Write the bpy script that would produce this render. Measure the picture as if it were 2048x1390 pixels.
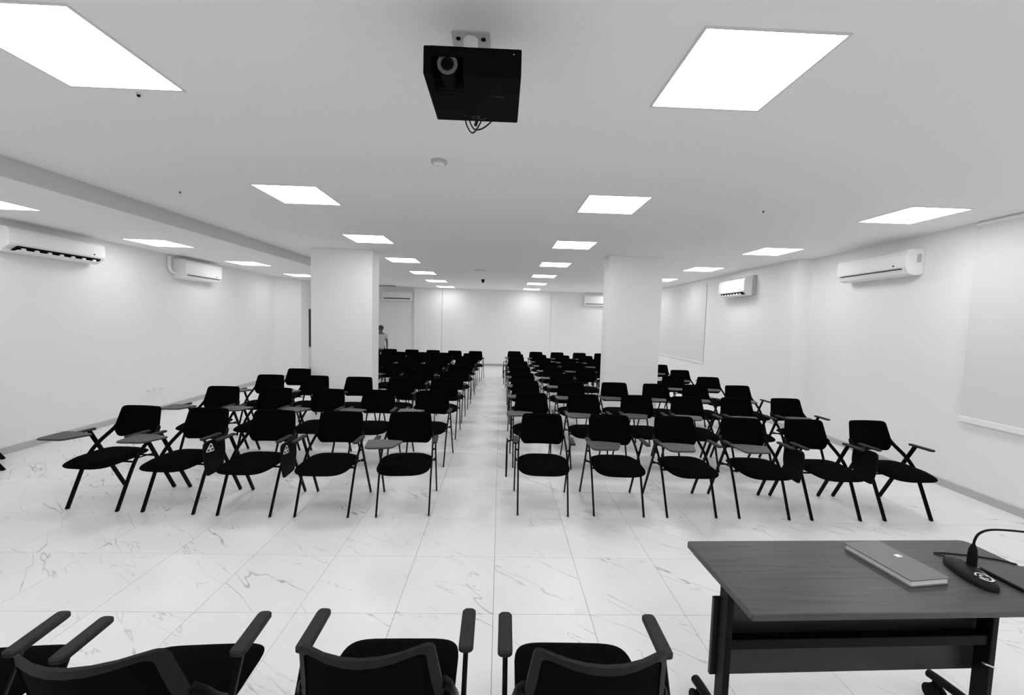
import bpy, bmesh, math, random
from mathutils import Vector, Matrix
random.seed(7)
for o in list(bpy.data.objects): bpy.data.objects.remove(o, do_unlink=True)
SC = bpy.context.scene
COL = SC.collection
R = math.radians
PI = math.pi

# ------------------------------------------------------------------ camera
YAW, PITCH, ROLL, FPX = 0.0292, -0.0644, 0.0273, 805.2
fw = Vector((math.sin(YAW)*math.cos(PITCH), math.cos(YAW)*math.cos(PITCH), math.sin(PITCH)))
rt0 = Vector((math.cos(YAW), -math.sin(YAW), 0)); up0 = rt0.cross(fw)
rt = math.cos(ROLL)*rt0 + math.sin(ROLL)*up0
up = -math.sin(ROLL)*rt0 + math.cos(ROLL)*up0
cd = bpy.data.cameras.new('camera'); cam = bpy.data.objects.new('camera', cd); COL.objects.link(cam)
cd.sensor_width = 36; cd.lens = 36*FPX/2048; cd.clip_start = 0.05; cd.clip_end = 100
M = Matrix((rt, up, -fw)).transposed().to_4x4(); M.translation = (0, 0, 1.8)
cam.matrix_world = M
SC.camera = cam
SC.cycles.diffuse_bounces = 7; SC.cycles.max_bounces = 8; SC.cycles.glossy_bounces = 2; SC.cycles.use_light_tree = False

# ------------------------------------------------------------------ world and exposure
w = bpy.data.worlds.new('world'); SC.world = w; w.use_nodes = True
w.node_tree.nodes['Background'].inputs[0].default_value = (0.02, 0.02, 0.02, 1)
SC.view_settings.view_transform = 'Standard'; SC.view_settings.look = 'None'
SC.view_settings.gamma = 1; SC.view_settings.use_curve_mapping = False
SC.view_settings.exposure = 1.08
PANEL_LIGHT = 6.0            # radiance of the ceiling panels

# ------------------------------------------------------------------ materials
def mat(name, v, rough=0.6, spec=0.3, metal=0.0, bump=None, coat=0.0):
    m = bpy.data.materials.new(name); m.use_nodes = True
    nt = m.node_tree; b = nt.nodes['Principled BSDF']
    b.inputs['Base Color'].default_value = (v, v, v, 1)
    b.inputs['Roughness'].default_value = rough
    b.inputs['Specular IOR Level'].default_value = spec
    b.inputs['Metallic'].default_value = metal
    b.inputs['Coat Weight'].default_value = coat
    if bump:
        sc, st = bump
        n = nt.nodes.new('ShaderNodeTexNoise'); n.inputs['Scale'].default_value = sc; n.inputs['Detail'].default_value = 4
        tc = nt.nodes.new('ShaderNodeTexCoord'); bp = nt.nodes.new('ShaderNodeBump')
        bp.inputs['Strength'].default_value = st; bp.inputs['Distance'].default_value = 0.01
        nt.links.new(tc.outputs['Object'], n.inputs['Vector']); nt.links.new(n.outputs['Fac'], bp.inputs['Height'])
        nt.links.new(bp.outputs['Normal'], b.inputs['Normal'])
    return m

def marble(joints):
    m = bpy.data.materials.new('marble_tile' if not joints else 'marble_tile_jointed'); m.use_nodes = True
    nt = m.node_tree; L = nt.links.new; b = nt.nodes['Principled BSDF']
    def N(t, **k):
        n = nt.nodes.new(t)
        for a, v in k.items():
            if a.startswith('i_'):
                key = a[2:]; key = int(key) if key.isdigit() else key
                n.inputs[key].default_value = v
            else: setattr(n, a, v)
        return n
    def math_(op, a, bb=None, clamp=False):
        n = N('ShaderNodeMath', operation=op, use_clamp=clamp)
        for i, x in enumerate((a, bb)):
            if x is None: continue
            if isinstance(x, (int, float)): n.inputs[i].default_value = x
            else: L(x, n.inputs[i])
        return n.outputs[0]
    geo = N('ShaderNodeNewGeometry')
    sub = N('ShaderNodeVectorMath', operation='SUBTRACT'); sub.inputs[1].default_value = (-0.0026, 2.3695, 0); L(geo.outputs['Position'], sub.inputs[0])
    div = N('ShaderNodeVectorMath', operation='DIVIDE'); div.inputs[1].default_value = (0.6, 0.6, 1000); L(sub.outputs[0], div.inputs[0])
    flo = N('ShaderNodeVectorMath', operation='FLOOR'); L(div.outputs[0], flo.inputs[0])
    wn = N('ShaderNodeTexWhiteNoise', noise_dimensions='3D'); L(flo.outputs[0], wn.inputs['Vector'])
    off = N('ShaderNodeVectorMath', operation='SCALE'); off.inputs['Scale'].default_value = 37.0; L(wn.outputs['Color'], off.inputs[0])
    add = N('ShaderNodeVectorMath', operation='ADD'); L(geo.outputs['Position'], add.inputs[0]); L(off.outputs[0], add.inputs[1])
    def vein(rot, scl, scale, width, detail, dist):
        mp = N('ShaderNodeMapping', vector_type='TEXTURE'); mp.inputs['Rotation'].default_value = (0, 0, rot); mp.inputs['Scale'].default_value = scl
        L(add.outputs[0], mp.inputs['Vector'])
        n = N('ShaderNodeTexNoise'); n.inputs['Scale'].default_value = scale; n.inputs['Detail'].default_value = detail
        n.inputs['Distortion'].default_value = dist; n.inputs['Roughness'].default_value = 0.5
        L(mp.outputs[0], n.inputs['Vector'])
        a = math_('ABSOLUTE', math_('SUBTRACT', n.outputs['Fac'], 0.5))
        r = N('ShaderNodeMapRange'); r.inputs['From Min'].default_value = 0; r.inputs['From Max'].default_value = width
        r.inputs['To Min'].default_value = 1; r.inputs['To Max'].default_value = 0
        L(a, r.inputs['Value']); return r.outputs[0], mp
    v1, mp1 = vein(R(-40), (4.0, 0.62, 1), 1.5, 0.0046, 4.0, 0.12)
    v2, mp2 = vein(R(-31), (2.4, 0.45, 1), 2.2, 0.0042, 5.0, 0.25)
    def mask(scale, lo, hi, offs):
        mp = N('ShaderNodeMapping'); mp.inputs['Location'].default_value = offs; L(add.outputs[0], mp.inputs['Vector'])
        n = N('ShaderNodeTexNoise'); n.inputs['Scale'].default_value = scale; n.inputs['Detail'].default_value = 2; L(mp.outputs[0], n.inputs['Vector'])
        r = N('ShaderNodeMapRange'); r.inputs['From Min'].default_value = lo; r.inputs['From Max'].default_value = hi
        L(n.outputs['Fac'], r.inputs['Value']); return r.outputs[0]
    k1 = mask(1.8, 0.42, 0.62, (3, 5, 1)); k2 = mask(2.4, 0.48, 0.64, (9, 1, 4))
    f = math_('MAXIMUM', math_('MULTIPLY', v1, k1), math_('MULTIPLY', math_('MULTIPLY', v2, k2), 0.8))
    cl = mask(1.1, 0.3, 0.75, (1, 7, 2))
    base = N('ShaderNodeMix', data_type='RGBA'); base.inputs[6].default_value = (0.84, 0.84, 0.84, 1); base.inputs[7].default_value = (0.79, 0.79, 0.79, 1)
    L(cl, base.inputs[0])
    mx = N('ShaderNodeMix', data_type='RGBA'); L(base.outputs[2], mx.inputs[6]); mx.inputs[7].default_value = (0.22, 0.22, 0.22, 1)
    L(math_('MULTIPLY', f, 0.8, True), mx.inputs[0])
    col = mx.outputs[2]
    if joints:
        fr = N('ShaderNodeVectorMath', operation='FRACTION'); L(div.outputs[0], fr.inputs[0])
        sx = N('ShaderNodeSeparateXYZ'); L(fr.outputs[0], sx.inputs[0])
        jl = math_('MAXIMUM', math_('LESS_THAN', sx.outputs[0], 0.006), math_('LESS_THAN', sx.outputs[1], 0.008))
        m2 = N('ShaderNodeMix', data_type='RGBA'); L(col, m2.inputs[6]); m2.inputs[7].default_value = (0.4, 0.4, 0.4, 1)
        L(jl, m2.inputs[0]); col = m2.outputs[2]
    L(col, b.inputs['Base Color'])
    b.inputs['Roughness'].default_value = 0.3; b.inputs['Specular IOR Level'].default_value = 0.28
    return m

def wood(name, a, c):
    m = bpy.data.materials.new(name); m.use_nodes = True
    nt = m.node_tree; L = nt.links.new; b = nt.nodes['Principled BSDF']
    tc = nt.nodes.new('ShaderNodeTexCoord'); mp = nt.nodes.new('ShaderNodeMapping'); mp.inputs['Scale'].default_value = (1.2, 26, 26)
    n = nt.nodes.new('ShaderNodeTexNoise'); n.inputs['Scale'].default_value = 2.2; n.inputs['Detail'].default_value = 8; n.inputs['Distortion'].default_value = 0.5
    cr = nt.nodes.new('ShaderNodeValToRGB'); cr.color_ramp.elements[0].position = 0.32; cr.color_ramp.elements[1].position = 0.7
    cr.color_ramp.elements[0].color = (a, a, a, 1); cr.color_ramp.elements[1].color = (c, c, c, 1)
    L(tc.outputs['Object'], mp.inputs[0]); L(mp.outputs[0], n.inputs['Vector']); L(n.outputs['Fac'], cr.inputs[0]); L(cr.outputs[0], b.inputs['Base Color'])
    b.inputs['Roughness'].default_value = 0.38; b.inputs['Specular IOR Level'].default_value = 0.35
    return m

def emitter(name, s):
    m = bpy.data.materials.new(name); m.use_nodes = True
    b = m.node_tree.nodes['Principled BSDF']
    b.inputs['Base Color'].default_value = (0.8, 0.8, 0.8, 1)
    b.inputs['Emission Color'].default_value = (1, 1, 1, 1); b.inputs['Emission Strength'].default_value = s
    return m

W = mat('wall_paint', 0.85, 0.8, 0.1)
CEIL = mat('ceiling_paint', 0.90, 0.85, 0.08)
FASCIA = mat('fascia_grey', 0.64, 0.8, 0.1)
PILLAR = mat('pillar_paint', 0.88, 0.75, 0.12)
SKIRT = mat('skirting_marble', 0.50, 0.35, 0.4, bump=(20, 0.02))
GROUT = mat('grout', 0.33, 0.9, 0.1)
MARBLE = marble(False); MARBLE_J = marble(True)
DIFF = emitter('panel_diffuser', PANEL_LIGHT); DIFF_T = emitter('panel_diffuser_dim', PANEL_LIGHT*0.62); DIFF_B = emitter('panel_diffuser_back', PANEL_LIGHT*0.76)
FRAME_W = mat('white_aluminium', 0.7, 0.4, 0.4)
FABRIC = mat('black_fabric', 0.0022, 0.9, 0.03)
MESHF = mat('black_mesh_fabric', 0.0016, 0.85, 0.04)
PLASTIC = mat('black_plastic', 0.004, 0.5, 0.14)
PLASTIC_F = mat('charcoal_plastic', 0.010, 0.5, 0.15)
PAD = mat('charcoal_arm_pad', 0.022, 0.6, 0.2)
STEEL = mat('black_steel', 0.003, 0.45, 0.10)
TABLET = mat('grey_laminate_tablet', 0.042, 0.42, 0.3, bump=(150, 0.03))
TABLET_U = mat('black_tablet_underside', 0.004, 0.6, 0.1)
METAL = mat('bright_metal', 0.75, 0.25, 0.5, metal=0.8)
HINGE = mat('pale_hinge_plate', 0.75, 0.4, 0.4)
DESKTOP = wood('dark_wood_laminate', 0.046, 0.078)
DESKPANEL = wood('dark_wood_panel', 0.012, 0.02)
ACW = mat('ac_white_plastic', 0.84, 0.35, 0.45)
ACG = mat('ac_grey_plastic', 0.5, 0.5, 0.3)
BLK = mat('matte_black', 0.003, 0.7, 0.1)
BLIND = mat('blind_fabric', 0.74, 0.85, 0.1, bump=(300, 0.05))
RAIL = mat('blind_rail', 0.88, 0.4, 0.4)
COVER = mat('notebook_cover', 0.16, 0.45, 0.4, bump=(120, 0.05))
PAPER = mat('paper', 0.85, 0.8, 0.1)
GLASS = mat('dark_glass', 0.006, 0.12, 0.4)
PROJ = mat('projector_black', 0.0022, 0.5, 0.04)
PROJ_MARK = mat('projector_lettering', 0.06, 0.5, 0.3)
LENS = mat('lens_glass', 0.002, 0.05, 0.9)
RING = mat('lens_ring', 0.10, 0.35, 0.5, metal=0.3)
CABLE = mat('black_cable', 0.006, 0.5, 0.3)
WHITE_MARK = mat('white_print', 0.75, 0.6, 0.2)
SKIN = mat('skin', 0.10, 0.6, 0.3); HAIR = mat('dark_hair', 0.035, 0.6, 0.3)
SHIRT = mat('grey_shirt', 0.42, 0.85, 0.1); TROUS = mat('black_trousers', 0.006, 0.8, 0.1)

# ------------------------------------------------------------------ mesh helpers
class MB:
    def __init__(s): s.v = []; s.f = []; s.mi = []; s.m = 0
    def add(s, v, f):
        k = len(s.v); s.v += [tuple(p) for p in v]; s.f += [tuple(k+i for i in q) for q in f]; s.mi += [s.m]*len(f); return s
    def box(s, x0, x1, y0, y1, z0, z1, ch=0.0):
        if ch <= 0:
            v = [(x, y, z) for x in (x0, x1) for y in (y0, y1) for z in (z0, z1)]
            return s.add(v, [(0,1,3,2),(4,6,7,5),(0,4,5,1),(2,3,7,6),(0,2,6,4),(1,5,7,3)])
        bm = bmesh.new(); bmesh.ops.create_cube(bm, size=1)
        for p in bm.verts: p.co = Vector(((x0+x1)/2+p.co.x*(x1-x0), (y0+y1)/2+p.co.y*(y1-y0), (z0+z1)/2+p.co.z*(z1-z0)))
        bmesh.ops.bevel(bm, geom=bm.edges[:], offset=ch, segments=2, profile=0.6, affect='EDGES')
        bm.verts.index_update(); s.add([p.co for p in bm.verts], [[p.index for p in f.verts] for f in bm.faces]); bm.free(); return s
    def sweep(s, path, ra, rb=None, n=8, closed=False, side=None, caps=True):
        """ellipse swept along a path: ra across (along `side`), rb in the plane."""
        rb = ra if rb is None else rb
        P = [Vector(p) for p in path]; k = len(P); rings = []
        sd = Vector(side) if side else None
        prev = None
        for i in range(k):
            if closed: t = (P[(i+1) % k]-P[i-1])
            else: t = P[min(i+1, k-1)]-P[max(i-1, 0)]
            t.normalize()
            if sd: a = sd-(sd.dot(t))*t
            else:
                if prev is None:
                    a = Vector((0, 0, 1)).cross(t)
                    if a.length < 1e-3: a = Vector((1, 0, 0)).cross(t)
                else: a = prev-prev.dot(t)*t
            a.normalize(); prev = a; bvec = t.cross(a)
            A = ra[i] if isinstance(ra, (list, tuple)) else ra
            B = rb[i] if isinstance(rb, (list, tuple)) else rb
            rings.append([P[i]+a*A*math.cos(2*PI*j/n)+bvec*B*math.sin(2*PI*j/n) for j in range(n)])
        v = [q for r in rings for q in r]; f = []
        for i in range(k if closed else k-1):
            for j in range(n):
                i2 = (i+1) % k
                f.append((i*n+j, i*n+(j+1) % n, i2*n+(j+1) % n, i2*n+j))
        if not closed and caps: f += [tuple(range(n))[::-1], tuple((k-1)*n+j for j in range(n))]
        return s.add(v, f)
    def plate(s, outline, z0, z1, ch=0.0):
        """flat polygon (x,y) extruded z0..z1 with an optional chamfer."""
        n = len(outline); cx = sum(p[0] for p in outline)/n; cy = sum(p[1] for p in outline)/n
        def ins(d):
            o = []
            for i in range(n):
                a = Vector(outline[i-1]); p = Vector(outline[i]); b = Vector(outline[(i+1) % n])
                e = (b-a); e = e.normalized() if e.length > 1e-9 else Vector((1, 0)); nn = Vector((e.y, -e.x))
                if nn.dot(p-Vector((cx, cy))) > 0: nn = -nn
                o.append(p+nn*d)
            return o
        if ch > 0:
            i0 = ins(ch); rings = [(i0, z0), (outline, z0+ch), (outline, z1-ch), (i0, z1)]
        else: rings = [(outline, z0), (outline, z1)]
        v = [(p[0], p[1], z) for o, z in rings for p in o]; f = []
        for k in range(len(rings)-1):
            for j in range(n): f.append((k*n+j, k*n+(j+1) % n, (k+1)*n+(j+1) % n, (k+1)*n+j))
        f += [tuple(range(n))[::-1], tuple((len(rings)-1)*n+j for j in range(n))]
        return s.add(v, f)
    def lathe(s, prof, n=20, c=(0, 0, 0), axis='z'):
        v = []; f = []
        for r, h in prof:
            for j in range(n):
                a = 2*PI*j/n; p = (r*math.cos(a), r*math.sin(a), h)
                if axis == 'y': p = (p[0], p[2], p[1])
                if axis == 'x': p = (p[2], p[0], p[1])
                v.append((p[0]+c[0], p[1]+c[1], p[2]+c[2]))
        k = len(prof)
        for i in range(k-1):
            for j in range(n): f.append((i*n+j, i*n+(j+1) % n, (i+1)*n+(j+1) % n, (i+1)*n+j))
        f += [tuple(range(n))[::-1], tuple((k-1)*n+j for j in range(n))]
        return s.add(v, f)
    def xform(s, M, start=0):
        s.v[start:] = [tuple(M @ Vector(p)) for p in s.v[start:]]; return s
    def build(s, name, m, parent=None, smooth=False):
        me = bpy.data.meshes.new(name); me.from_pydata(s.v, [], s.f)
        for x in (m if isinstance(m, (list, tuple)) else [m]): me.materials.append(x)
        for p, i in zip(me.polygons, s.mi): p.material_index = i
        bm = bmesh.new(); bm.from_mesh(me); bmesh.ops.recalc_face_normals(bm, faces=bm.faces[:]); bm.to_mesh(me); bm.free()
        if smooth:
            for p in me.polygons: p.use_smooth = True
            try: me.set_sharp_from_angle(angle=R(40))
            except Exception: pass
        me.update()
        o = bpy.data.objects.new(name, me); COL.objects.link(o)
        if parent: o.parent = parent
        return o

def rrect(x0, x1, y0, y1, r, n=5):
    o = []
    for cx, cy, a in ((x1-r, y1-r, 0), (x0+r, y1-r, 90), (x0+r, y0+r, 180), (x1-r, y0+r, 270)):
        for i in range(n+1):
            t = R(a+90*i/n); o.append((cx+r*math.cos(t), cy+r*math.sin(t)))
    return o
def rpoly(pts, r, n=4):
    """polygon with rounded corners (r may be a list)."""
    o = []; k = len(pts)
    for i in range(k):
        p = Vector(pts[i]); a = Vector(pts[i-1]); b = Vector(pts[(i+1) % k])
        rr = r[i] if isinstance(r, (list, tuple)) else r
        u = (a-p).normalized()*rr; v = (b-p).normalized()*rr
        for j in range(n+1):
            t = j/n; o.append(tuple(p+u*(1-t)**2+v*t**2))
    return o
def smooth_path(pts, n=6):
    """Catmull-Rom through the points."""
    P = [Vector(p) for p in pts]; P = [2*P[0]-P[1]]+P+[2*P[-1]-P[-2]]; o = []
    for i in range(1, len(P)-2):
        for j in range(n):
            t = j/n; a, b, c, d = P[i-1:i+3]
            o.append(0.5*((2*b)+(-a+c)*t+(2*a-5*b+4*c-d)*t*t+(-a+3*b-3*c+d)*t**3))
    o.append(P[-2]); return o

def tag(o, label=None, cat=None, group=None, kind=None):
    for k, v in (('label', label), ('category', cat), ('group', group), ('kind', kind)):
        if v: o[k] = v
    return o
def thing(name, label, cat, loc=(0, 0, 0), rz=0, group=None):
    o = bpy.data.objects.new(name, None); COL.objects.link(o); o.location = loc; o.rotation_euler = (0, 0, rz)
    o.empty_display_size = 0.1
    return tag(o, label, cat, group)
def copy_tree(o, parent=None):
    c = o.copy(); COL.objects.link(c)
    if parent: c.parent = parent
    for ch in list(o.children): copy_tree(ch, c)
    return c
def struct(o, label=None): return tag(o, label, kind='structure')

# ------------------------------------------------------------------ the room
H = 3.032; HS = 2.867        # ceiling height, lowered ceiling on the left
YB = 16.1; YF = -3.4
TX, TY, T = -0.0026, 2.3695, 0.6
JB0, JB1 = -2, 11            # rows of separate tiles
y0t, y1t = TY+JB0*T, TY+JB1*T

fm = MB()
fm.m = 1; fm.box(-7.2, 5.9, y0t, y1t, -0.15, -0.006)
fm.m = 0; fm.box(-7.2, 5.9, YF-0.1, y0t, -0.15, 0); fm.box(-7.2, 5.9, y1t, YB+0.1, -0.15, 0)
floor = struct(fm.build('floor', [MARBLE_J, GROUT]), 'pale veined marble tile floor with thin grey joints')
tm = MB().box(0.0013, T-0.0013, 0.0013, T-0.0013, -0.0062, 0).build('tile', MARBLE, floor)
first = True
for j in range(JB0, JB1):
    for i in range(-11, 9):
        t = tm if first else tm.copy()
        if not first: COL.objects.link(t)
        first = False
        t.location = (TX+i*T, TY+j*T, 0); t.parent = floor

cm = MB().box(-4.07, 5.9, YF-0.1, YB+0.1, H, H+0.1).box(-7.2, -4.07, YF-0.1, YB+0.1, H+0.05, H+0.1)
ceiling = struct(cm.build('ceiling', CEIL), 'flat white plaster ceiling')
sf = MB().box(-7.2, -4.082, YF-0.1, 12.46, HS, H+0.05, 0).build('trim_1', CEIL); struct(sf, 'lowered white ceiling strip along the left wall')

struct(MB().box(-4.082, -4.07, YF-0.1, 12.46, HS-0.004, H).build('trim_4', FASCIA), 'grey edge of the lowered ceiling strip')  # thin face board in one even grey, darker than the ceiling
def wall_poly(name, pts, z1, out, m=W, label=None, z0=-0.01):
    """vertical wall following (x,y) points, thickness on the outer side."""
    mb = MB()
    v = []; n = len(pts)
    for p in pts:
        v += [(p[0], p[1], z0), (p[0], p[1], z1), (p[0]+out[0], p[1]+out[1], z0), (p[0]+out[0], p[1]+out[1], z1)]
    f = []
    for i in range(n-1):
        a, b = 4*i, 4*i+4
        f += [(a, a+1, b+1, b), (a+2, b+2, b+3, a+3), (a+1, a+3, b+3, b+1), (a, b, b+2, a+2)]
    f += [(0, 2, 3, 1), (4*n-4, 4*n-3, 4*n-1, 4*n-2)]
    mb.add(v, f); return struct(mb.build(name, m), label)
def lwx(y): return -6.06-0.045*(y-5.05)
def rwx(y): return 5.21+0.0644*(y-3.7)
def rfx(y): return 5.17+0.022*(y-7.0)
LEFT = [(-6.95, YF), (-6.95, 4.84), (lwx(4.84), 4.85), (lwx(11.47), 11.47), (-5.85, 12.0), (-5.85, 12.45), (-6.35, 12.5), (-6.38, YB)]
RIGHT = [(rwx(YF), YF), (rwx(6.96), 6.96), (5.17, 6.985), (rfx(YB), YB)]
wall_poly('wall_left', LEFT, H+0.02, (-0.25, 0), label='white painted left wall')
wall_poly('wall_right', RIGHT, H+0.02, (0.25, 0), label='white painted right wall with a shallow step')
struct(MB().box(-7.2, 5.9, YB, YB+0.12, -0.01, H+0.02).build('wall_back', W), 'white painted back wall')
struct(MB().box(-7.2, 5.9, YF-0.12, YF, -0.01, H+0.02).build('wall_front', W), 'white painted wall behind the camera')
def skirting(name, pts, off, label):
    mb = MB()
    for a, b in zip(pts[:-1], pts[1:]):
        a = Vector(a); b = Vector(b); d = (b-a).normalized(); nn = Vector((-d.y, d.x))*off
        v = []
        for p in (a, b):
            v += [(p.x, p.y, 0), (p.x+nn.x, p.y+nn.y, 0), (p.x+nn.x, p.y+nn.y, 0.085), (p.x, p.y, 0.09)]
        mb.add(v, [(0,1,5,4), (1,2,6,5), (2,3,7,6), (3,0,4,7), (0,3,2,1), (4,5,6,7)])
    return struct(mb.build(name, SKIRT), label)
skirting('baseboard_left', LEFT[2:], -0.014, 'grey marble skirting along the left wall')
skirting('baseboard_right', RIGHT, 0.014, 'grey marble skirting along the right wall')
skirting('baseboard_back', [(-6.3, YB), (5.3, YB)], -0.014, 'grey marble skirting along the back wall')
# projecting sections of the back wall
struct(MB().box(-3.43, -2.345, YB-0.09, YB, 0.0, H, 0).build('trim_2', W), 'slightly proud white strip of the back wall')
struct(MB().box(-2.33, 1.96, YB-0.05, YB, 0.09, H, 0).build('trim_3', W), 'wide white middle panel of the back wall')

# pillars
def pillar(x0, x1, y0, y1, label):
    return tag(MB().box(x0, x1, y0, y1, 0, H, 0.006).build('pillar', PILLAR), label, kind='structure')
pillar(-3.47, -2.36, 7.47, 7.87, 'broad white square pillar left of the aisle')
pillar(1.935, 2.915, 7.30, 7.66, 'broad white square pillar right of the aisle')

# dark window on the far left wall
wd = struct(MB().box(-6.40, -6.34, 13.22, 13.30, 0.72, 2.08).box(-6.40, -6.34, 13.72, 13.80, 0.72, 2.08).box(-6.40, -6.34, 13.30, 13.72, 0.72, 0.78).box(-6.40, -6.34, 13.30, 13.72, 2.03, 2.08).build('window_1', FRAME_W), 'narrow dark window on the far left wall')
MB().box(-6.385, -6.35, 13.30, 13.72, 0.78, 2.03).build('pane', GLASS, wd)

# ------------------------------------------------------------------ ceiling light panels
lt0 = None
ORD = ['first', 'second', 'third', 'fourth', 'fifth', 'sixth', 'seventh', 'eighth', 'ninth']
def make_light():
    t = thing('ceiling_light', '', 'light')
    fr = MB()
    for a in ((-0.312, 0.312, -0.312, -0.3), (-0.312, 0.312, 0.3, 0.312), (-0.312, -0.3, -0.3, 0.3), (0.3, 0.312, -0.3, 0.3)):
        fr.box(a[0], a[1], a[2], a[3], -0.005, 0)
    fr.build('frame', FRAME_W, t)
    MB().add([(-0.3, -0.3, -0.003), (-0.3, 0.3, -0.003), (0.3, 0.3, -0.003), (0.3, -0.3, -0.003)], [(0, 1, 2, 3)]).build('diffuser', DIFF, t)
    return t
Y0, DY = 2.021, 2.2044
rows = [('R', 1.119, H, range(-2, 7), 'in the row right of the aisle', 'ceiling lights right of the aisle'),
        ('L', -2.098, H, range(-2, 7), 'in the row left of the aisle', 'ceiling lights left of the aisle'),
        ('S', 4.313, H, range(-1, 7), 'in the row beside the right wall', 'ceiling lights by the right wall'),
        ('T', -5.331, HS, range(-1, 5), 'in the lowered strip beside the left wall', 'ceiling lights by the left wall')]
for key, x, z, rg, where, grp in rows:
    for i in rg:
        if lt0 is None: t = lt0 = make_light()
        else: t = copy_tree(lt0)
        if key == 'T' or i == 6:
            for c in t.children:
                if c.name.startswith('diffuser'): c.material_slots[0].link = 'OBJECT'; c.material_slots[0].material = DIFF_T if key == 'T' else DIFF_B
        t.location = (x, Y0+DY*i+(0.05 if key == 'L' else 0.077 if key == 'T' else 0), z)
        if i < 0: lab = 'square ceiling panel %s the camera %s' % ('just behind' if i == -1 else 'added far behind', where)  # the farthest pair is unseen, added to brighten the near ceiling
        elif i == 0 and key in 'ST': lab = 'square ceiling panel just out of view ' + where
        else:
            n = i-(1 if key in 'ST' else 0)
            lab = 'glowing square ceiling panel, %s from the front %s' % (ORD[n], where)
        t['label'] = lab; t['group'] = grp

# ------------------------------------------------------------------ tablet-arm chairs
# local frame: front feet on y=0, the chair faces -y, x across
def back_outline(w_top, w_mid, w_bot, z0, z1, yb, yt, curve, n=6):
    zm = z0+0.24*(z1-z0)
    o2 = rpoly([(-w_bot, z0), (w_bot, z0), (w_mid, zm), (w_top, z1), (-w_top, z1), (-w_mid, zm)], [0.03, 0.03, 0.04, 0.035, 0.035, 0.04], n)
    def to3(p):
        v = (p[1]-z0)/(z1-z0)
        return Vector((p[0], yb+(yt-yb)*v-curve*(p[0]/w_mid)**2, p[1]))
    return o2, to3
def build_back(parent, w_top, w_mid, w_bot, z0, z1, yb, yt, curve, rim, fm_, pm_):
    o2, to3 = back_outline(w_top, w_mid, w_bot, z0, z1, yb, yt, curve)
    # subdivide long edges so the rim follows the curve
    pts = []
    for i in range(len(o2)):
        a = Vector(o2[i]); b = Vector(o2[(i+1) % len(o2)]); k = max(1, int((b-a).length/0.05))
        for j in range(k): pts.append(a.lerp(b, j/k))
    c = Vector((0, (z0+z1)/2))
    rimpts = [to3((p-c)*(1-rim/max(0.05, (p-c).length))+c) for p in pts]
    fr = MB().sweep(rimpts, rim, 0.011, n=8, closed=True, side=None)
    # rim: wide flat band; orient by using the radial direction
    fr = MB(); n = len(pts); v = []; f = []
    for p in pts:
        q0 = to3(p); d = (p-c); q1 = to3(p-d.normalized()*min(2*rim, d.length*0.5))
        dy = Vector((0, 0.011, 0)); v += [q0-dy*0.6, q0+dy*0.6, q1+dy, q1-dy]
    for i in range(n):
        a, b = 4*i, 4*((i+1) % n)
        for k in range(4): f.append((a+k, a+(k+1) % 4, b+(k+1) % 4, b+k))
    fr.add(v, f); fo = fr.build('backrest', fm_, parent, smooth=True)
    pn = MB(); v = []; f = []; NR = 5
    for r in range(NR+1):
        for p in pts:
            d = (p-c); e = d-d.normalized()*min(2*rim-0.006, d.length*0.5)
            v.append(to3(c+e*(r/NR)))
    for r in range(NR):
        for i in range(n):
            f.append((r*n+i, r*n+(i+1) % n, (r+1)*n+(i+1) % n, (r+1)*n+i))
    k = len(v); v2 = [(p.x, p.y+0.005, p.z) for p in v]
    pn.add(v, f); pn.add(v2, f); pn.build('mesh_panel', pm_, fo, smooth=True)
    return fo
def build_seat(parent, hw, y0, y1, z0, z1, drop, m, e=0.55):
    NR, NA = 6, 36; v = []; f = []
    cx, cy = 0, (y0+y1)/2; hy = (y1-y0)/2
    for side in (1, -1):
        for r in range(NR+1):
            t = r/NR
            for a in range(NA):
                th = 2*PI*a/NA; c, s_ = math.cos(th), math.sin(th)
                x = hw*t*math.copysign(abs(c)**e, c); y = cy+hy*t*math.copysign(abs(s_)**e, s_)
                edge = math.sqrt(max(0, 1-t**3.2))
                zc = (z0+z1)/2; hz = (z1-z0)/2
                z = zc+side*hz*edge*(1 if side > 0 else 0.9)
                fy = (cy-y)/hy
                z -= drop*max(0, fy)**2.2; z += 0.012*max(0, -fy)
                v.append((x, y, z))
    n1 = (NR+1)*NA
    for k in range(2):
        for r in range(NR):
            for a in range(NA):
                f.append((k*n1+r*NA+a, k*n1+r*NA+(a+1) % NA, k*n1+(r+1)*NA+(a+1) % NA, k*n1+(r+1)*NA+a))
    return MB().add(v, f).build('seat', m, parent, smooth=True)

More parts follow.
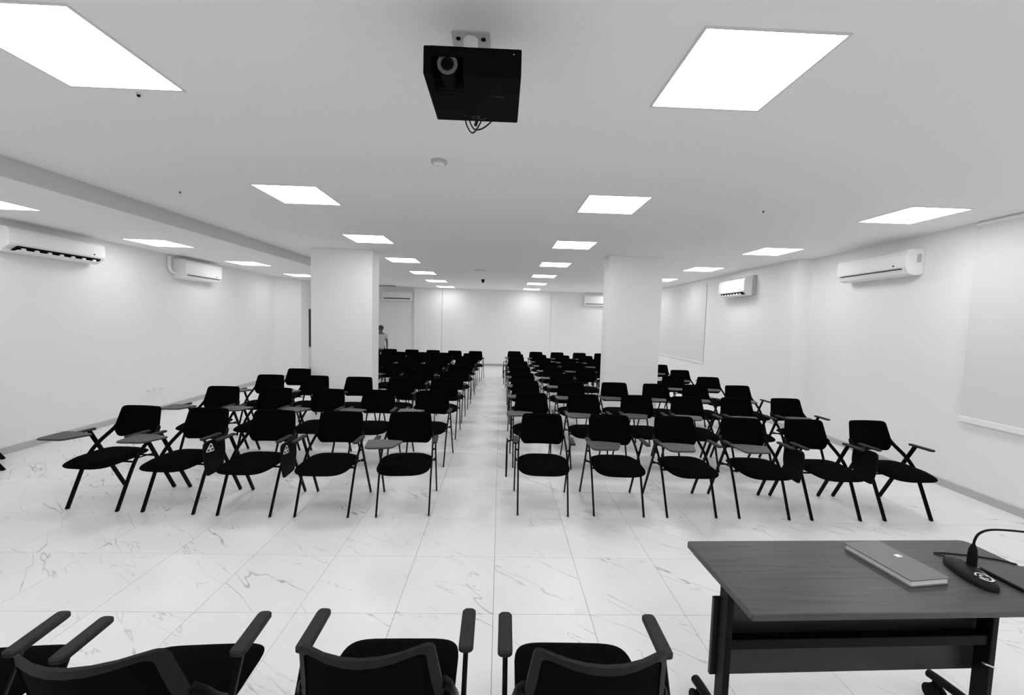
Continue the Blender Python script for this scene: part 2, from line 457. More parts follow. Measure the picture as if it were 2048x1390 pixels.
def make_chair(tablet):
    t = thing('tablet_chair', '', 'chair')
    build_seat(t, 0.245, -0.085, 0.40, 0.405, 0.478, 0.03, FABRIC)
    build_back(t, 0.200, 0.232, 0.185, 0.552, 0.848, 0.455, 0.530, 0.035, 0.016, FABRIC, MESHF)
    for s in (-1, 1):
        # front leg runs up through the seat side and on to the backrest
        A = smooth_path([(s*0.235, 0.006, 0.0), (s*0.238, 0.15, 0.335), (s*0.24, 0.212, 0.445), (s*0.238, 0.30, 0.535), (s*0.232, 0.42, 0.618), (s*0.218, 0.458, 0.665)], 4)
        MB().sweep(A, 0.0085, 0.0205, n=10, side=(1, 0, 0)).build('leg', STEEL, t, smooth=True)
        B = smooth_path([(s*0.268, 0.560, 0.0), (s*0.268, 0.43, 0.265), (s*0.268, 0.335, 0.46), (s*0.270, 0.242, 0.652)], 3)
        MB().sweep(B, 0.0085, 0.0205, n=10, side=(1, 0, 0)).build('leg', STEEL, t, smooth=True)
        # armrest: slim pad on the top of the rear leg
        arm = MB(); arm.plate(rrect(s*0.272-0.024, s*0.272+0.024, 0.07, 0.30, 0.02), 0.652, 0.670, 0.004)
        arm.build('armrest', PAD, t)
        # small links between the two tubes and the seat
        MB().sweep([(s*0.225, 0.195, 0.42), (s*0.262, 0.352, 0.425)], 0.006, n=6).build('link', STEEL, t)
        MB().sweep([(s*0.236, 0.285, 0.525), (s*0.27, 0.30, 0.535)], 0.008, n=6).build('link', STEEL, t)
    for xw, yy in ((0.238, 0.17), (0.268, 0.36)): MB().sweep([(-xw, yy, 0.40), (xw, yy, 0.40)], 0.009, n=8).build('seat_bar', STEEL, t)
    if tablet == 1:      # folded out across the sitter
        o = rpoly([(-0.325, 0.085), (-0.305, -0.160), (-0.075, -0.148), (-0.000, 0.045), (-0.20, 0.095)], [0.03, 0.05, 0.04, 0.03, 0.06])
        tb = MB().plate(o, 0.676, 0.692, 0.004).build('writing_tablet', TABLET, t)
        MB().box(-0.292, -0.25, 0.00, 0.12, 0.662, 0.678, 0.004).build('hinge', STEEL, tb)
    elif tablet == 2:    # folded down beside the seat
        o = rpoly([(-0.155, 0.655), (0.105, 0.655), (0.115, 0.50), (0.070, 0.345), (-0.115, 0.335), (-0.150, 0.48)], [0.05, 0.03, 0.04, 0.025, 0.025, 0.04])
        mb = MB().plate(o, -0.008, 0.008, 0.003)
        mb.xform(Matrix.Translation((-0.352, 0.165, 0)) @ Matrix(((0, 0, 1, 0), (1, 0, 0, 0), (0, 1, 0, 0), (0, 0, 0, 1))))
        tb = mb.build('writing_tablet', TABLET_U, t)
        hp = MB(); hp.m = 0
        hp.plate(rpoly([(-0.142, 0.560), (-0.030, 0.548), (-0.070, 0.640)], 0.026), 0.008, 0.013, 0.001)
        hp.m = 1
        for cx, cz in ((-0.108, 0.573), (-0.060, 0.570), (-0.080, 0.605)): hp.plate([(cx+0.0145*math.cos(a*PI/5), cz+0.0085*math.sin(a*PI/5)) for a in range(10)], 0.0128, 0.0136)
        hp.xform(Matrix.Translation((-0.352, 0.165, 0)) @ Matrix(((0, 0, 1, 0), (1, 0, 0, 0), (0, 1, 0, 0), (0, 0, 0, 1))))
        hp.build('hinge_plate', [HINGE, BLK], tb)
        MB().sweep([(-0.285, 0.19, 0.655), (-0.32, 0.19, 0.655), (-0.348, 0.19, 0.640)], 0.009, n=6).build('hinge', STEEL, tb)
    return t
protos = {}
def place_chair(x, y, ang, tab, label, group):
    if tab not in protos: t = protos[tab] = make_chair(tab)
    else: t = copy_tree(protos[tab])
    t.location = (x, y, 0); t.rotation_euler = (0, 0, R(ang)); t['label'] = label; t['group'] = group
    return t
TAB = {1: 'tablet folded out', 2: 'tablet folded down'}
LX = [-0.880, -1.578, -2.250, -2.945, -3.635]
RX = [0.445, 1.158, 1.848, 2.534, 3.221, 3.935]
# front row, measured one by one: x, y, angle, tablet
frontL = [(-0.851, 3.583, 5.0, 1), (-1.567, 3.545, 0.4, 2), (-2.252, 3.545, -1.9, 2), (-2.943, 3.582, -4.1, 1), (-3.638, 3.619, -4.2, 1)]
frontR = [(0.435, 3.628, -2.0, 2), (1.153, 3.633, -0.8, 1), (1.844, 3.627, 0.4, 1), (2.534, 3.617, -2.0, 1), (3.221, 3.606, 0.3, 2), (3.937, 3.619, 1.5, 2)]
def clab(row, side, n, tab, extra=''):
    pos = 'at the aisle' if n == 0 else '%s from the aisle' % ORD[n]
    if row > 2: return 'black tablet-arm chair, %s row, %s of the aisle, %s' % (ORD[row], side, pos)
    return 'black chair, %s, %s row, %s of the aisle, %s' % (TAB[tab], ORD[row], side, pos)
for n, (x, y, a, tb) in enumerate(frontL): place_chair(x, y, a, tb, clab(0, 'left', n, tb), 'left block of black tablet chairs')
for n, (x, y, a, tb) in enumerate(frontR): place_chair(x, y, a, tb, clab(0, 'right', n, tb), 'right block of black tablet chairs')
ROWL = [4.84, 5.98, 6.95, 8.05, 9.18, 10.15, 11.12, 12.05]
ROWR = [4.84, 5.97, 6.98, 8.06, 9.18, 10.2, 11.25, 12.38]
SHX = {1: {}, }
def hidden(x, y):
    """behind a pillar as seen down the room"""
    px = 1001+x/(y+0.5)*805
    return y > 7.3 and (640 < px < 738 or 1222 < px < 1308 or px < 640 or (px > 1308 and y > 9.9))
for r in range(8):
    for side, xs, ys in (('left', LX, ROWL), ('right', RX, ROWR)):
        for n, x in enumerate(xs):
            y = ys[r]
            if r == 7 and side == 'left': x = [-0.76, -1.42, -2.08, -2.74, -3.40][n]
            if r == 2 and ((side == 'left' and n in (2, 3)) or (side == 'right' and n in (2, 3))): continue
            if r == 2 and side == 'left' and n == 4: y = 6.80
            if side == 'right' and n == 5 and r == 4: x = 3.86
            if side == 'right' and n == 4 and r == 2: x = 3.29
            if hidden(x, y): continue
            tb = 1 if random.random() < 0.4 else 2
            if r <= 2 or r == 7: tb = 1
            lab = clab(r+1, side, n, tb)
            if r >= 2 and ((side == 'right' and n >= 4 and r <= 5) or (side == 'left' and n == 4 and r == 2)):
                lab = 'black chair, %s row, between the %s pillar and the wall, %s' % (ORD[r+1], side, 'nearest the wall' if n == len(xs)-1 else 'next to the pillar')
            place_chair(x+random.uniform(-0.02, 0.02), y+random.uniform(-0.025, 0.025), random.uniform(-2.2, 2.2), tb, clab(r+1, side, n, tb), side+' block of black tablet chairs')
# stray chair at the left edge of the picture
lone = place_chair(-6.03, 4.26, -40, 1, 'lone black chair by the left wall, only two legs in view', 'x'); del lone['group']

# ------------------------------------------------------------------ armchairs in the foreground (seen from behind)
def make_armchair():
    t = thing('office_armchair', '', 'chair')
    build_seat(t, 0.240, -0.085, 0.40, 0.40, 0.478, 0.02, FABRIC, 0.36)
    build_back(t, 0.196, 0.225, 0.19, 0.525, 0.845, 0.435, 0.508, 0.092, 0.0125, PLASTIC_F, MESHF)
    for s in (-1, 1):
        A = smooth_path([(s*0.245, 0.006, 0.0), (s*0.247, 0.15, 0.335), (s*0.248, 0.212, 0.445), (s*0.246, 0.30, 0.545), (s*0.240, 0.345, 0.61), (s*0.220, 0.370, 0.65)], 4)
        MB().sweep(A, 0.009, 0.018, n=10, side=(1, 0, 0)).build('leg', STEEL, t, smooth=True)
        B = smooth_path([(s*0.278, 0.535, 0.0), (s*0.278, 0.41, 0.265), (s*0.279, 0.315, 0.46), (s*0.280, 0.215, 0.640)], 3)
        MB().sweep(B, 0.009, 0.018, n=10, side=(1, 0, 0)).build('leg', STEEL, t, smooth=True)
        MB().plate(rrect(s*0.281-0.026, s*0.281+0.026, 0.055, 0.255, 0.018), 0.640, 0.664, 0.006).build('armrest', PAD, t, smooth=True)
        kb = MB().sweep(smooth_path([(s*0.205, 0.41, 0.565), (s*0.24, 0.38, 0.555), (s*0.27, 0.345, 0.49)], 4), 0.016, 0.022, n=8)
        kb.build('bracket', PLASTIC_F, t, smooth=True)
        MB().lathe([(0.010, -0.012), (0.013, -0.008), (0.013, 0.008), (0.010, 0.012)], 12, (s*0.262, 0.355, 0.515), 'x').build('pivot', METAL, t, smooth=True)
    for xw, yy in ((0.247, 0.17), (0.278, 0.36)): MB().sweep([(-xw, yy, 0.395), (xw, yy, 0.395)], 0.010, n=8).build('seat_bar', STEEL, t)
    return t
ac0 = None
for x, y, a, lab in ((-0.377, 1.585, 0.5, 'black mesh-back armchair in the foreground, left of the bottom centre'),
                     (0.328, 1.565, -0.8, 'black mesh-back armchair in the foreground, nearest the wooden desk'),
                     (-1.160, 1.550, 3.2, 'black mesh-back armchair in the foreground, third from the desk'),
                     (-1.905, 1.535, 5.0, 'black mesh-back armchair at the bottom left corner, mostly cut off')):
    if ac0 is None: t = ac0 = make_armchair()
    else: t = copy_tree(ac0)
    t.location = (x, y, 0); t.rotation_euler = (0, 0, PI+R(a)); t['label'] = lab; t['group'] = 'armchairs in the foreground'

# ------------------------------------------------------------------ desk
DZ = 0.75
desk = thing('desk', 'dark wooden desk with black metal legs on castors', 'desk', (0.95, 1.385, 0), R(1.6))
MB().plate(rpoly([(0, 0), (1.455, 0), (1.455, 0.50), (0, 0.50)], [0.012, 0.03, 0.04, 0.02]), DZ-0.027, DZ, 0.003).build('desk_top', DESKTOP, desk)
for nm, lx in (('a', 0.025), ('b', 1.220)):
    lg = MB().box(lx, lx+0.028, 0.185, 0.245, 0.09, DZ-0.027, 0.004)
    lo = lg.build('leg', STEEL, desk)
    MB().box(lx-0.004, lx+0.034, 0.06, 0.47, DZ-0.05, DZ-0.027, 0.004).build('bracket', STEEL, lo)
    ft = MB().sweep(smooth_path([(lx+0.014, -0.02, 0.112), (lx+0.014, 0.06, 0.120), (lx+0.014, 0.22, 0.125), (lx+0.014, 0.35, 0.120), (lx+0.014, 0.415, 0.112)], 4), 0.022, 0.020, n=10, side=(1, 0, 0))
    fo = ft.build('foot', STEEL, desk, smooth=True)
    for cy in (-0.01, 0.385):
        MB().lathe([(0.012, -0.012), (0.036, -0.011), (0.040, -0.006), (0.040, 0.006), (0.036, 0.011), (0.012, 0.012)], 18, (lx-0.002, cy, 0.040), 'x').lathe([(0.012, -0.012), (0.036, -0.011), (0.040, -0.006), (0.040, 0.006), (0.036, 0.011), (0.012, 0.012)], 18, (lx+0.030, cy, 0.040), 'x').box(lx+0.01, lx+0.026, cy-0.012, cy+0.012, 0.03, 0.10).build('castor', BLK, fo)
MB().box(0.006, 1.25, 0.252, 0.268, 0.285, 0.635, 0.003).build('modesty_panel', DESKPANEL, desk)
MB().box(0.053, 1.220, 0.195, 0.235, 0.445, 0.49, 0.004).build('cross_beam', STEEL, desk)
MB().box(0.07, 1.20, 0.10, 0.40, 0.655, 0.662).box(0.07, 1.20, 0.392, 0.40, 0.662, 0.72).box(0.07, 0.076, 0.10, 0.40, 0.662, 0.72).box(1.194, 1.20, 0.10, 0.40, 0.662, 0.72).build('shelf', STEEL, desk)
MB().sweep(smooth_path([(1.222, 0.17, 0.365), (1.197, 0.165, 0.378), (1.165, 0.165, 0.390)], 4), 0.007, 0.004, n=8).build('latch', METAL, desk, smooth=True)

# notebook
nb = thing('notebook', 'closed grey hardcover notebook with white page edges on the desk', 'notebook', (1.715, 1.545, DZ), R(7))
def cov(z0, z1): return MB().plate(rpoly([(0, 0), (0.195, 0), (0.195, 0.29), (0, 0.29)], [0.006, 0.012, 0.012, 0.006]), z0, z1, 0.001)
cov(0.0005, 0.0040).build('cover', COVER, nb); cov(0.0255, 0.0300).build('cover', COVER, nb)
MB().box(0.010, 0.189, 0.005, 0.284, 0.0035, 0.0265).build('pages', PAPER, nb)
MB().sweep([(0.003, 0.004, 0.0280), (0.003, 0.285, 0.0280)], 0.003, n=6).build('spine_edge', COVER, nb)
MB().plate(rrect(0.128, 0.160, 0.150, 0.172, 0.004), 0.0300, 0.0320).build('clasp', METAL, nb)

# gooseneck microphone
mic = thing('gooseneck_microphone', 'black gooseneck desk microphone on an oval base with a white emblem', 'microphone', (2.068, 1.63, DZ), R(-16))
o = [(0.052*math.copysign(abs(math.cos(a*PI/16))**0.8, math.cos(a*PI/16)), 0.118*math.sin(a*PI/16)) for a in range(32)]
def ell(k): return [(p[0]*k, p[1]*k) for p in o]
bs = MB(); v = []; f = []
lay = [(1.0, 0.0), (1.0, 0.014), (0.94, 0.024), (0.8, 0.030), (0.5, 0.034)]
for k, z in lay: v += [(p[0], p[1], z) for p in ell(k)]
for i in range(len(lay)-1):
    for j in range(32): f.append((i*32+j, i*32+(j+1) % 32, (i+1)*32+(j+1) % 32, (i+1)*32+j))
f += [tuple(range(32)), tuple((len(lay)-1)*32+j for j in range(32))]
bs.add(v, f).build('base', PLASTIC_F, mic, smooth=True)
em = MB()
for a0, a1, rr in ((20, 170, 0.023), (200, 350, 0.023), (60, 300, 0.011)):
    em.sweep([(0.004+rr*math.cos(R(a0+(a1-a0)*i/10)), -0.062+1.25*rr*math.sin(R(a0+(a1-a0)*i/10)), 0.0335) for i in range(11)], 0.0035, 0.001, n=6)
em.sweep([(0.028, -0.012, 0.0325), (0.033, -0.075, 0.0305)], 0.002, 0.001, n=6)
em.build('emblem', WHITE_MARK, mic)
MB().lathe([(0.017, 0), (0.0165, 0.04), (0.014, 0.075), (0.008, 0.092), (0.005, 0.10)], 16, (0.028, 0.035, 0.030)).build('stem', PLASTIC, mic, smooth=True)
gp = smooth_path([(0.028, 0.035, 0.125), (0.031, 0.035, 0.150), (0.046, 0.036, 0.180), (0.085, 0.038, 0.200), (0.16, 0.045, 0.205), (0.26, 0.06, 0.200), (0.36, 0.075, 0.19)], 6)
MB().sweep(gp, 0.0045, n=8).build('gooseneck', PLASTIC, mic, smooth=True)
MB().lathe([(0.005, 0), (0.010, 0.01), (0.012, 0.03), (0.011, 0.055), (0.004, 0.065)], 14, (0, 0, 0), 'x').xform(Matrix.Translation((0.355, 0.074, 0.190))).build('mic_head', BLK, mic, smooth=True)
# cable
tag(MB().sweep(smooth_path([(2.112, 1.765, DZ+0.006), (2.095, 1.785, DZ+0.005), (2.10, 1.80, DZ+0.004), (2.16, 1.795, DZ+0.004), (2.26, 1.775, DZ+0.004), (2.345, 1.745, DZ+0.004), (2.388, 1.71, DZ+0.004)], 6), 0.0035, n=6).build('cable', CABLE, smooth=True), 'thin black cable looping behind the desk microphone', 'cable')
# slim laptop
lp = thing('laptop', 'slim closed black laptop at the right end of the desk', 'laptop', (2.165, 1.375, DZ), R(1.0))
MB().plate(rpoly([(0, 0), (0.215, 0), (0.215, 0.30), (0, 0.30)], 0.012), 0.0, 0.010, 0.002).build('base', PLASTIC, lp)
MB().plate(rpoly([(0.001, 0.001), (0.214, 0.001), (0.214, 0.298), (0.001, 0.298)], 0.012), 0.0108, 0.018, 0.002).build('lid', mat('laptop_lid', 0.06, 0.4, 0.4), lp)

# ------------------------------------------------------------------ projector
pj = thing('projector', 'black projector hung upside down from the ceiling on a white bracket', 'projector', (-0.129, 1.72, 2.70))
hw, d0, d1 = 0.181, -0.17, 0.172
bd = MB()
# body with a notch for the lens at the front left of the underside
lx0, lx1, ld = -0.150, -0.036, 0.105
bd.box(-hw, lx0, d0, d1, 0, 0.102, 0.006).box(lx1, hw, d0, d1, 0, 0.102, 0.006).box(lx0-0.008, lx1+0.008, d0+ld, d1, 0, 0.102, 0.006).box(lx0-0.008, lx1+0.008, d0, d0+ld+0.01, 0.066, 0.102, 0.004)
bd.build('body', PROJ, pj)
MB().box(lx0-0.004, lx1+0.004, d0+ld-0.012, d0+ld+0.004, 0.004, 0.08).build('lens_bay', BLK, pj)
lc = (-0.093, d0, 0.042)
MB().lathe([(0.038, 0.095), (0.040, 0.02), (0.040, 0.012), (0.036, 0.008)], 28, lc, 'y').build('lens_barrel', PROJ, pj, smooth=True)
rg = MB(); v = []; f = []
for i in range(28):
    a = 2*PI*i/28
    for r_, h in ((0.0375, 0.006), (0.0375, 0.012), (0.0225, 0.030), (0.0245, 0.005)): v.append((lc[0]+r_*math.cos(a), lc[1]+h, lc[2]+r_*math.sin(a)))
for i in range(28):
    a, b = 4*i, 4*((i+1) % 28)
    for k in range(4): f.append((a+k, a+(k+1) % 4, b+(k+1) % 4, b+k))
rg.add(v, f).build('lens_ring', RING, pj, smooth=True)
MB().lathe([(0.001, 0.012), (0.010, 0.013), (0.018, 0.019), (0.0235, 0.028)], 28, lc, 'y').build('lens', LENS, pj, smooth=True)
for bx in (-0.130, -0.092): MB().lathe([(0.016, -0.002), (0.016, 0.001)], 20, (bx, d0+0.145, 0)).build('button', BLK, pj)
# lettering on the underside
def letters(parent, txt, size, x, y, m):
    cu = bpy.data.curves.new('lettering', 'FONT'); cu.body = txt; cu.size = size; cu.extrude = 0.0004; cu.align_x = 'CENTER'
    ob = bpy.data.objects.new('lettering', cu); COL.objects.link(ob); ob.parent = parent
    ob.location = (x, y, -0.0006); ob.rotation_euler = (PI, 0, 0); cu.materials.append(m); return ob
MB().box(0.006, 0.010, 0.118, 0.148, -0.001, 0.0005).sweep([(0.008, 0.148, 0), (0.024, 0.150, 0), (0.038, 0.143, 0), (0.042, 0.130, 0)], 0.002, 0.001, n=6).box(-0.052, -0.047, 0.118, 0.124, -0.001, 0.0005).sweep([(-0.008+0.014*math.cos(2*PI*i/14), 0.135+0.012*math.sin(2*PI*i/14), 0) for i in range(14)], 0.0015, 0.0008, n=6, closed=True).build('logo', PROJ_MARK, pj)
mk = MB()
for k, (a, b) in enumerate(((0.066, 0.072), (0.080, 0.086), (0.089, 0.099), (0.104, 0.110), (0.113, 0.119))): mk.box(a, b, -0.045+0.002*k, -0.040+0.002*k, -0.001, 0.0005)
mk.build('marking', PROJ_MARK, pj)
MB().box(0.150, 0.154, d0-0.001, d0+0.003, 0.080, 0.083).build('indicator', WHITE_MARK, pj)
# mount
bk = MB().plate(rrect(-0.115, 0.052, 0.085, 0.245, 0.012), H-2.70-0.006, H-2.70, 0.001)
bo = bk.build('ceiling_plate', ACG, pj)
for sx in (-0.088, 0.022): MB().lathe([(0.010, -0.004), (0.010, 0)], 10, (sx, 0.125, H-2.70-0.006)).build('screw', BLK, bo)
MB().lathe([(0.028, 0.100), (0.024, 0.115), (0.024, H-2.70-0.05), (0.032, H-2.70-0.04), (0.032, H-2.70-0.004)], 20, (-0.034, 0.135, 0)).build('pole', ACW, pj, smooth=True)
pc = MB()
for pts in ([(-0.06, 0.172, 0.03), (-0.052, 0.21, 0.00), (-0.03, 0.235, -0.022), (-0.005, 0.215, -0.012), (0.03, 0.172, 0.03)],
            [(-0.045, 0.172, 0.03), (-0.032, 0.215, 0.005), (-0.015, 0.245, -0.002), (0.02, 0.235, 0.0), (0.06, 0.21, 0.02), (0.085, 0.172, 0.035)]):
    pc.sweep(smooth_path(pts, 5), 0.0035, n=6)
pc.sweep([(0.01, 0.165, 0.04), (-0.012, 0.21, 0.0)], 0.008, n=8)
pc.sweep(smooth_path([(-0.05, 0.15, 0.10), (-0.048, 0.12, 0.16), (-0.03, 0.11, 0.19), (-0.01, 0.125, 0.16)], 4), 0.004, n=6)
pc.build('cables', CABLE, pj, smooth=True)

# ------------------------------------------------------------------ small ceiling fittings
def detector(x, y, r, h, label, name='smoke_detector', m=ACW, m2=ACG, z=H):
    t = thing(name, label, 'detector' if 'det' in name else 'sprinkler' if 'spr' in name else 'speaker', (x, y, z))
    MB().lathe([(r, 0), (r, -h*0.35), (r*0.9, -h*0.5)], 24).build('base', m, t, smooth=True)
    MB().lathe([(r*0.72, -h*0.45), (r*0.62, -h*0.9), (r*0.45, -h)], 24).build('cap', m2, t, smooth=True)
    return t
detector(-0.513, 3.235, 0.062, 0.048, 'round white smoke detector on the ceiling behind the projector', 'smoke_detector', ACG, ACW)
detector(-0.545, 10.02, 0.15, 0.02, 'flat round ceiling speaker far down the aisle', 'ceiling_speaker', ACG, ACW)
for x, y, lab in ((-3.302, 4.29, 'tiny sprinkler head beside the lowered left ceiling strip'), (2.726, 4.239, 'tiny dark sprinkler head on the ceiling toward the right wall'), (-0.567, 12.162, 'dark sprinkler head on the ceiling far down the aisle'), (-2.083, 2.425, 'tiny sprinkler head beside the large near left light panel')):
    big = y > 10
    detector(x, y, 0.05 if big else 0.012, 0.10 if big else 0.02, lab, 'sprinkler_head', ACG if not big else BLK, BLK)

# ------------------------------------------------------------------ air conditioners (local: length along x, front to -y, back on y=0)
def make_ac(label, loc, rz, L_, hh, dp, opened, standoff=0.0, plate=False, dot=1, side_label=False, pipe=False, seam=0.004):
    t = thing('air_conditioner', label, 'air conditioner', loc, rz, 'wall mounted air conditioners')
    a = L_/2; s = -standoff
    prof = [(0, 0.02), (0, hh), (-dp*0.80, hh), (-dp*0.95, hh-0.025), (-dp, hh-0.07), (-dp*0.99, 0.10), (-dp*0.93, 0.075)]
    low = [(0, 0.02), (-dp*0.93, 0.075), (-dp*0.80, 0.02), (-dp*0.55, 0.0), (-dp*0.2, 0.0)]
    def ext(pr, x0, x1, r=0.0):
        n = len(pr); v = [(x0, s+p[0], p[1]) for p in pr]+[(x1, s+p[0], p[1]) for p in pr]
        f = [(j, (j+1) % n, n+(j+1) % n, n+j) for j in range(n)]+[tuple(range(n)), tuple(range(n, 2*n))]
        return v, f
    MB().add(*ext(prof, -a, a)).build('body', ACW, t)
    if opened:
        MB().add(*ext([(0, 0.02), (-dp*0.93, 0.073), (-dp*0.60, 0.03), (-dp*0.55, 0.0), (-dp*0.2, 0.0)], -a, a)).build('lower_shell', ACW, t)
        MB().add(*ext([(-dp*0.55, 0.03), (-dp*0.95, 0.076), (-dp*0.97, 0.06), (-dp*0.70, 0.018)], -a+0.09, a-0.07)).build('air_outlet', BLK, t)
        fl = MB().add(*ext([(-dp*0.62, 0.0), (-dp*0.60, -0.006), (-dp*1.02, 0.020), (-dp*1.03, 0.028)], -a+0.08, a-0.08))
        fl.build('flap', ACW, t)
        vn = MB()
        for k in range(7):
            xx = -a+0.16+k*(L_-0.32)/6; vn.box(xx-0.022, xx+0.022, s-dp*0.955, s-dp*0.88, 0.028, 0.052)
        vn.build('vane', ACW, t)
    else:
        MB().add(*ext(low, -a, a)).build('lower_shell', ACW, t)
        MB().box(-a+0.06, a-0.06, s-dp*0.997, s-dp*0.90, 0.078-seam, 0.078+seam).build('seam', BLK, t)
        MB().add(*ext([(-dp*0.945, 0.07), (-dp*0.83, 0.018), (-dp*0.60, -0.004), (-dp*0.62, 0.006), (-dp*0.82, 0.03), (-dp*0.92, 0.073)], -a+0.05, a-0.05)).build('flap', ACW, t)
    if dot: MB().lathe([(0.010, -0.003), (0.010, 0.004)], 12, (a-0.17, s-dp*0.995, 0.125), 'y').build('indicator', BLK, t)
    if side_label: MB().box(a-0.001, a+0.002, s-0.085, s-0.03, hh-0.165, hh-0.06).build('sticker', ACG, t)
    if plate: MB().box(-a+0.1, a+0.02, -standoff, 0, 0.03, hh+0.06, 0.003).build('mounting_plate', ACG, t)
    if pipe: MB().sweep(smooth_path([(-a-0.02, -0.06, 0.10), (-a-0.10, -0.05, 0.12), (-a-0.14, -0.04, 0.22), (-a-0.13, -0.04, hh+0.02)], 5), 0.026, n=10).build('pipe', ACW, t, smooth=True)
    return t
a_l = R(90+2.6); a_r = R(-90-3.7); a_rf = R(-90-1.3)
make_ac('white air conditioner with open flap, nearest on the left wall', (lwx(5.6)+0.004, 5.60, 2.475), a_l, 1.22, 0.295, 0.215, True)
make_ac('white air conditioner with side pipe, farther along the left wall', (lwx(8.33)+0.004, 8.33, 2.435), a_l, 1.05, 0.37, 0.235, False, pipe=True)
make_ac('large white air conditioner with closed flap on the right wall', (rwx(5.53)-0.004, 5.53, 2.525), a_r, 1.12, 0.32, 0.22, False, side_label=True)
make_ac('white air conditioner with open flap and dark slot on the right wall', (rfx(8.66)-0.004, 8.66, 2.47), a_rf, 1.0, 0.355, 0.17, True, standoff=0.07, plate=True)
make_ac('small white air conditioner on the back wall left of the aisle', (-4.08, YB-0.002, 2.50), 0, 1.15, 0.35, 0.2, False, dot=0, seam=0.016)
make_ac('small white air conditioner on the back wall behind the right pillar', (3.83, YB-0.002, 2.50), 0, 1.1, 0.40, 0.2, False, dot=0, seam=0.010)

# ------------------------------------------------------------------ roller blinds on the right wall
def blind(label, pts, z0, zt, off, rail):
    (xa, ya), (xb, yb) = pts; a = Vector((xa, ya)); b = Vector((xb, yb)); d = (b-a); L_ = d.length; ang = math.atan2(d.y, d.x)
    t = thing('roller_blind', label, 'blind', (xa, ya, z0), ang, 'roller blinds on the right wall')
    MB().box(0, L_, off-0.004, off+0.002, 0.03, zt-z0).build('fabric', BLIND, t)
    MB().box(-0.005, L_+0.005, off-0.016 if rail else off-0.006, off+0.014 if rail else off+0.006, -0.03 if rail else 0.0, 0.034, 0.004).build('bottom_bar', RAIL, t)
    MB().sweep([(0, off, zt-z0-0.03), (L_, off, zt-z0-0.03)], 0.022 if rail else 0.008, n=12).build('roller', RAIL, t)
    return t
blind('wide white roller blind with a white bottom bar, nearest on the right wall', ((rwx(1.2), 1.2), (rwx(4.36), 4.36)), 0.845, H, 0.03, True)
blind('white roller blind far along the right wall beside the right pillar', ((rfx(10.2), 10.2), (rfx(13.4), 13.4)), 0.845, 2.90, 0.012, False)

# wall sockets
for k in range(3):
    y = 7.17+0.145*k
    t = thing('wall_socket', 'white wall socket low on the left wall, %s from the camera' % ORD[k], 'socket', (lwx(y), y, 0.41-0.005*k), R(90+2.6), 'sockets on the left wall')
    MB().box(-0.043, 0.043, -0.012, 0, -0.043, 0.043, 0.003).build('plate', ACW, t)
    MB().box(-0.020, -0.008, -0.0135, -0.011, -0.012, 0.014).box(0.008, 0.020, -0.0135, -0.011, -0.012, 0.014).build('holes', ACG, t)

# ------------------------------------------------------------------ the person at the back, half hidden by the left pillar
def skin_obj(name, verts, edges, radii, root, m, parent=None, sub=2):
    me = bpy.data.meshes.new(name); me.from_pydata(verts, edges, []); me.materials.append(m)
    o = bpy.data.objects.new(name, me); COL.objects.link(o)
    if parent: o.parent = parent
    md = o.modifiers.new('skin', 'SKIN'); md.use_smooth_shade = True
    sv = me.skin_vertices[0].data if me.skin_vertices else None
    if sv is None:
        bm = bmesh.new(); bm.from_mesh(me); bm.verts.layers.skin.verify(); bm.to_mesh(me); bm.free(); sv = me.skin_vertices[0].data
    for i, r_ in enumerate(radii):
        sv[i].radius = r_ if isinstance(r_, tuple) else (r_, r_); sv[i].use_root = (i == root)
    s2 = o.modifiers.new('sub', 'SUBSURF'); s2.levels = sub; s2.render_levels = sub
    return o
pr = thing('person', 'person in a grey top and black trousers, standing half behind the left pillar', 'person', (-4.00, 13.55, 0), R(28))
V = []; E = []; RD = []
def vt(p, r_, par=None):
    V.append(p); RD.append(r_); i = len(V)-1
    if par is not None: E.append((par, i))
    return i
pel = vt((0, 0, 0.86), (0.135, 0.10)); wa = vt((0, 0.0, 1.0), (0.12, 0.09), pel); chs = vt((0, 0, 1.17), (0.14, 0.10), wa); sh = vt((0, 0, 1.26), (0.10, 0.075), chs); nk = vt((0, 0.0, 1.335), 0.05, sh)
hd0 = vt((0, -0.015, 1.40), (0.062, 0.075), nk); hd1 = vt((0, -0.02, 1.475), (0.072, 0.092), hd0); hd2 = vt((0, -0.01, 1.53), (0.05, 0.065), hd1)
for s in (-1, 1):
    a = vt((s*0.155, 0, 1.245), 0.055, sh); el = vt((s*0.215, 0.02, 0.99), 0.038, a); wr = vt((s*0.20, -0.06, 0.79), 0.027, el); pm = vt((s*0.195, -0.085, 0.73), (0.022, 0.032), wr)
    for k, (dy, ln) in enumerate(((-0.03, 0.06), (-0.01, 0.075), (0.01, 0.07), (0.028, 0.055))):
        q = vt((s*0.193, -0.09+dy, 0.69), 0.009, pm); vt((s*0.186, -0.095+dy, 0.69-ln), 0.008, q)
    q = vt((s*0.18, -0.12, 0.74), 0.010, pm); vt((s*0.168, -0.135, 0.705), 0.009, q)
    hp = vt((s*0.085, 0, 0.80), 0.085, pel); kn = vt((s*0.095, -0.01, 0.45), 0.055, hp); an = vt((s*0.10, 0.01, 0.09), 0.036, kn); vt((s*0.105, -0.03, 0.035), 0.034, an); vt((s*0.11, -0.13, 0.03), 0.03, len(V)-1)
skin_obj('body', V, E, RD, 0, SKIN, pr)
V = []; E = []; RD = []
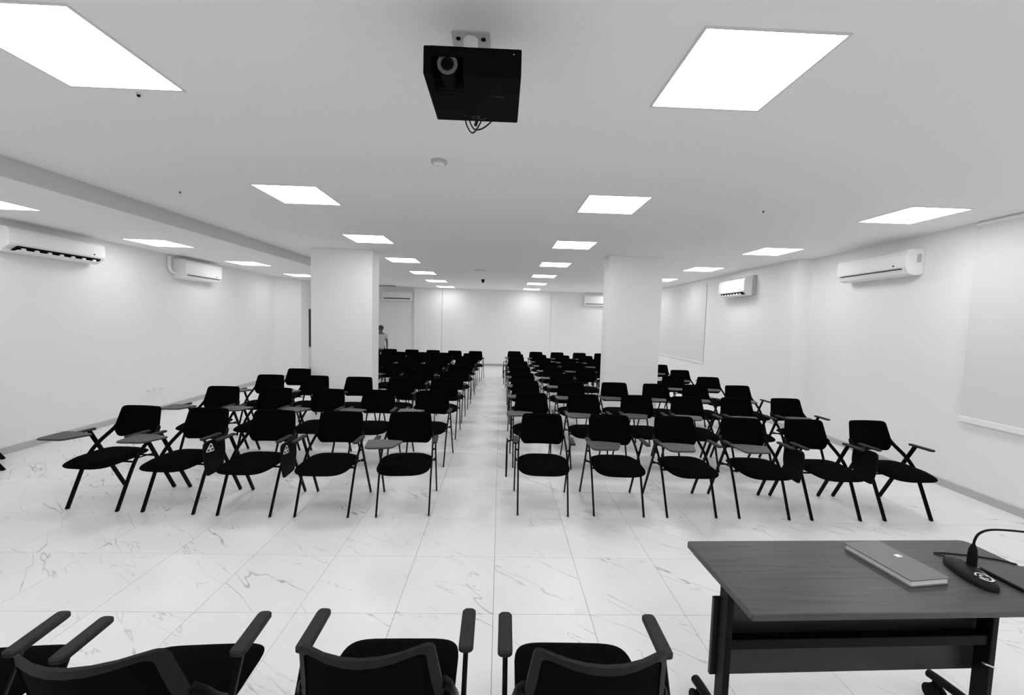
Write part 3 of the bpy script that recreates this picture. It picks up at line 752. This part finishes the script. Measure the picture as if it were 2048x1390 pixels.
b0 = vt((0, 0, 0.72), (0.165, 0.125)); b1 = vt((0, 0, 1.0), (0.145, 0.110), b0); b2 = vt((0, 0, 1.16), (0.16, 0.118), b1); b3 = vt((0, 0, 1.265), (0.115, 0.088), b2); vt((0, 0, 1.315), (0.06, 0.06), b3)
for s in (-1, 1): a = vt((s*0.165, 0, 1.235), 0.067, b3); vt((s*0.20, 0.012, 1.09), 0.056, a)
skin_obj('shirt', V, E, RD, 0, SHIRT, pr)
V = []; E = []; RD = []
b0 = vt((0, 0, 0.84), (0.15, 0.115))
for s in (-1, 1): a = vt((s*0.09, 0, 0.74), 0.098, b0); k = vt((s*0.098, -0.01, 0.45), 0.075, a); vt((s*0.102, 0.01, 0.08), 0.062, k)
skin_obj('trousers', V, E, RD, 0, TROUS, pr)
hr = MB(); v = []; f = []; NA = 18; NR = 8
for r_ in range(NR+1):
    ph = PI*0.62*r_/NR
    for a in range(NA):
        th = 2*PI*a/NA; k = 1.0
        v.append((0.094*math.sin(ph)*math.cos(th), -0.005+0.106*math.sin(ph)*math.sin(th), 1.475+0.088*math.cos(ph)-(0.05 if math.sin(th) > 0.2 else 0)*(r_/NR)**2))
for r_ in range(NR):
    for a in range(NA): f.append((r_*NA+a, r_*NA+(a+1) % NA, (r_+1)*NA+(a+1) % NA, (r_+1)*NA+a))
hr.add(v, f).build('hair', HAIR, pr, smooth=True)
for s in (-1, 1):
    MB().lathe([(0.004, -0.02), (0.016, -0.012), (0.017, 0.005), (0.008, 0.016)], 10, (s*0.078, -0.01, 1.46), 'x').build('ear', SKIN, pr, smooth=True)
    MB().plate(rrect(s*0.108-0.042, s*0.108+0.042, -0.17, 0.06, 0.035), 0, 0.06, 0.012).build('shoe', BLK, pr, smooth=True)
for s in (-1, 1): MB().lathe([(0.002, 0.0), (0.010, 0.004), (0.010, 0.008)], 10, (s*0.03, -0.112, 1.475), 'y').build('eye', BLK, pr)
MB().add([(-0.012, -0.105, 1.44), (0.012, -0.105, 1.44), (0, -0.105, 1.475), (0, -0.132, 1.443)], [(0, 1, 3), (1, 2, 3), (2, 0, 3), (0, 2, 1)]).build('nose', SKIN, pr)
MB().box(-0.022, 0.022, -0.104, -0.094, 1.413, 1.420).build('mouth', HAIR, pr)
